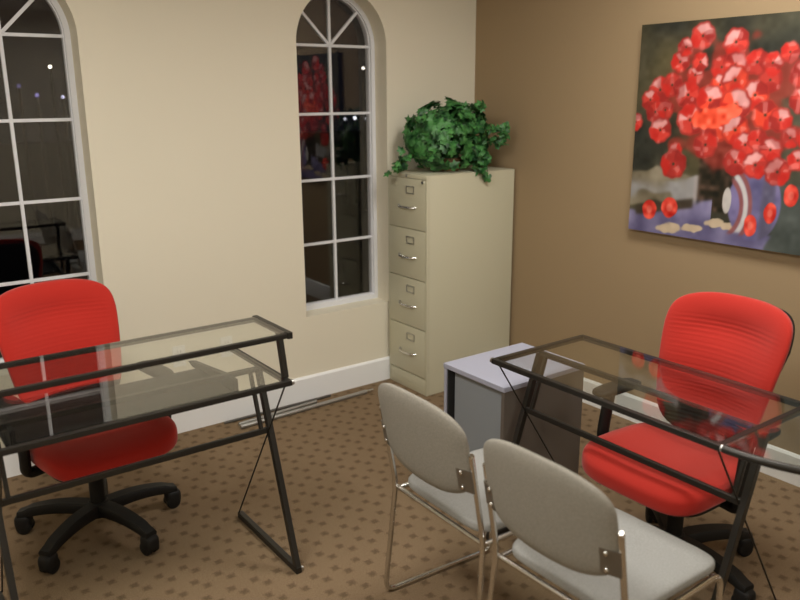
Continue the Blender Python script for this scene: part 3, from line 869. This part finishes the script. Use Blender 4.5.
    nt = m.node_tree; ca = nt.nodes.new('ShaderNodeVertexColor'); ca.layer_name = 'paint'
    bs = nt.nodes['Principled BSDF']; nt.links.new(ca.outputs[0], bs.inputs['Base Color'])
    bs.inputs['Roughness'].default_value = .6; bs.inputs['Specular IOR Level'].default_value = .3
    me.materials.append(m)
    o = bpy.data.objects.new('painted_surface', me); COL.objects.link(o); o.parent = root
painting()

# ------------------------------------------------------------------ plant on the filing cabinet
def plant():
    rnd = random.Random(11)
    C0 = Vector((-.40, -.235, CH))
    root = empty('ivy_plant', C0, 0, 'bushy green artificial ivy plant on top of the filing cabinet', 'plant')
    bm = new()
    add_lathe(bm, [(.055, .0), (.06, .004), (.072, .07), (.076, .075), (.068, .078), (.060, .04)], seg=28)
    obj('basket', bm, M_basket, root, smooth=True, angle=40)
    fol = new(); stems = new()
    LOBES = [(0, 0), (.30, -.10), (.50, .10), (.34, .30), (.52, .62), (.24, .62), (0, 1.0), (-.24, .62), (-.52, .62), (-.34, .30), (-.50, .10), (-.30, -.10)]
    def leaf(p, n, up, size):
        n = n.normalized(); u = (up - n * up.dot(n))
        if u.length < .05: u = Vector((1, 0, 0)) - n * n.x
        u.normalize(); r = u.cross(n)
        vs = []
        for (a, b) in LOBES:
            fold = -.22 * abs(a) * size - .18 * (b - .4) ** 2 * size
            q = p + r * a * size * .95 + u * (b - .35) * size + n * fold
            q.x = min(q.x, -.012 - C0.x); q.y = min(q.y, -.012 - C0.y)
            wx, wy, wz = q.x + C0.x, q.y + C0.y, q.z + CH
            if wz < CH + .006 and wy > CY0 - .008 and wx > CX0 - .008:
                if wy < CY0 + .03: q.y = CY0 - .008 - C0.y
                elif wx < CX0 + .03: q.x = CX0 - .008 - C0.x
                else: q.z = .006
            vs.append(fol.verts.new(q))
        mid = [0, 6]
        cen = fol.verts.new(p + u * .05 * size + n * .03 * size)
        cc = cen.co; cc.x = min(cc.x, -.012 - C0.x); cc.y = min(cc.y, -.012 - C0.y)
        if cc.z < .008 and cc.y + C0.y > CY0 - .006 and cc.x + C0.x > CX0 - .006: cc.z = .008
        for k in range(12): fol.faces.new((vs[k], vs[(k + 1) % 12], cen))
    def spray(pts, n, size, spread):
        P = fillet(pts, .08, 5)
        add_tube(stems, P, .0025, 6)
        for k in range(n):
            t = (k + rnd.random()) / n * (len(P) - 1); i = min(int(t), len(P) - 2)
            p = P[i].lerp(P[i + 1], t - i)
            off = Vector((rnd.gauss(0, spread), rnd.gauss(0, spread), rnd.gauss(0, spread)))
            nn = Vector((rnd.uniform(-1, .4), rnd.uniform(-1.1, .2), rnd.uniform(-.1, 1)))
            leaf(p + off, nn, Vector((rnd.uniform(-1, 1), rnd.uniform(-.6, .6), rnd.uniform(-1, .6))), size * rnd.uniform(.75, 1.2))
    base = Vector((0, 0, .09))
    # main dome
    for k in range(46):
        a = rnd.uniform(0, 2 * PI); el = rnd.uniform(.05, 1.0)
        d = Vector((math.cos(a) * math.cos(el * 1.4), math.sin(a) * math.cos(el * 1.4), math.sin(el * 1.4)))
        e = Vector((d.x * .285, d.y * .165, .09 + d.z * .27))
        e.x += .0; 
        mid_ = Vector((e.x * .5, e.y * .5, e.z * .75 + .05))
        spray([base, mid_, e], 12, .056, .020)
    # outer shell of leaves
    for k in range(560):
        a = rnd.uniform(0, 2 * PI); sz = rnd.uniform(-.85, 1)
        rr = math.sqrt(max(0, 1 - sz * sz)); lump = 1 + .10 * math.sin(a * 3 + 1) + .08 * math.sin(a * 5 + sz * 4)
        d = Vector((math.cos(a) * rr, math.sin(a) * rr, sz))
        p = Vector((d.x * .275 * lump, d.y * .165 * lump, .185 + d.z * .200 * lump))
        if p.z < .02: continue
        leaf(p, d + Vector((rnd.gauss(0, .35), rnd.gauss(0, .35), rnd.gauss(0, .35))), Vector((rnd.uniform(-1, 1), rnd.uniform(-.5, .5), rnd.uniform(-1, .5))), rnd.uniform(.046, .074))
    # trailing pieces: left over the front edge, one down over the side, right and upper left
    spray([base, (-.20, .03, .13), (-.31, .05, .06), (-.37, .06, .035)], 46, .046, .020)
    spray([base, (.06, -.13, .16), (.095, -.185, .05), (.10, -.19, -.045)], 40, .052, .018)
    spray([base, (.10, -.12, .14), (.135, -.178, .08), (.14, -.185, .00)], 26, .050, .016)
    spray([base, (.10, -.12, .22), (.22, -.17, .25), (.27, -.18, .23)], 26, .050, .018)
    spray([base, (.15, -.10, .15), (.25, -.16, .19), (.30, -.17, .15)], 22, .048, .018)
    spray([base, (-.12, -.05, .30), (-.22, -.03, .32), (-.27, -.02, .29)], 22, .048, .018)
    spray([base, (.05, -.05, .34), (.10, -.12, .38), (.14, -.16, .36)], 22, .048, .016)
    for v in stems.verts:
        v.co.x = min(v.co.x, -.012 - C0.x); v.co.y = min(v.co.y, -.012 - C0.y)
    obj('stems', stems, M_stem, root, smooth=True)
    obj('foliage', fol, M_leaf, root)
plant()

# ------------------------------------------------------------------ wall outlets
for k, (x, lab) in enumerate(((-2.052, 'white wall outlet plate seen through the glass desk, nearer the red chair'), (-1.783, 'white wall outlet plate seen through the glass desk, nearer the narrow window'))):
    root = empty('wall_outlet', (x, 0, .428), 0, lab, 'wall outlet', 'wall outlets under the windows')
    bm = new(); add_box(bm, (-.035, -.006, -.0575), (.035, 0, .0575), .002); obj('cover_plate', bm, M_plate, root)
    for s in (-1, 1):
        bm = new(); add_box(bm, (-.017, -.0085, s * .026 - .014), (.017, -.005, s * .026 + .014), .003)
        rc = obj('receptacle', bm, M_plate, root)
        bm = new(); add_box(bm, (-.009, -.0092, s * .026 - .005), (-.007, -.008, s * .026 + .005)); add_box(bm, (.007, -.0092, s * .026 - .005), (.009, -.008, s * .026 + .005))
        obj('slot', bm, M_slot, rc)

# ------------------------------------------------------------------ metal rods on the floor by the wall
def rod(name, p, q, r, m, label, tip=False):
    p = Vector(p); q = Vector(q)
    bm = new(); add_tube(bm, [(0, 0, 0), q - p], r, 12)
    o = obj(name, bm, m, None, smooth=True, angle=40); o.location = p
    if tip:
        d = (q - p).normalized()
        bm = new(); add_tube(bm, [q - p, q - p + d * .05], r * .6, 10); obj('tip', bm, M_chrome, o, smooth=True, angle=40)
    return tag(o, label, 'metal rod', 'loose metal rods by the baseboard')
M_rodA = mat('grey_rod', (.42, .42, .40), .35, .8)
M_rodB = mat('dark_rod', (.10, .095, .085), .5, .5)
rod('metal_rod', (-1.80, -.165, .0125), (-.96, -.140, .0125), .012, M_rodA, 'longest light grey metal rod on the carpet, its end pointing to the filing cabinet', True)
rod('metal_rod', (-1.79, -.120, .010), (-1.28, -.088, .010), .0095, M_rodA, 'short light grey metal rod lying between the two others by the baseboard')
rod('metal_rod', (-1.845, -.050, .008), (-1.16, -.052, .008), .0075, M_rodB, 'thin dark metal rod on the carpet closest to the baseboard')
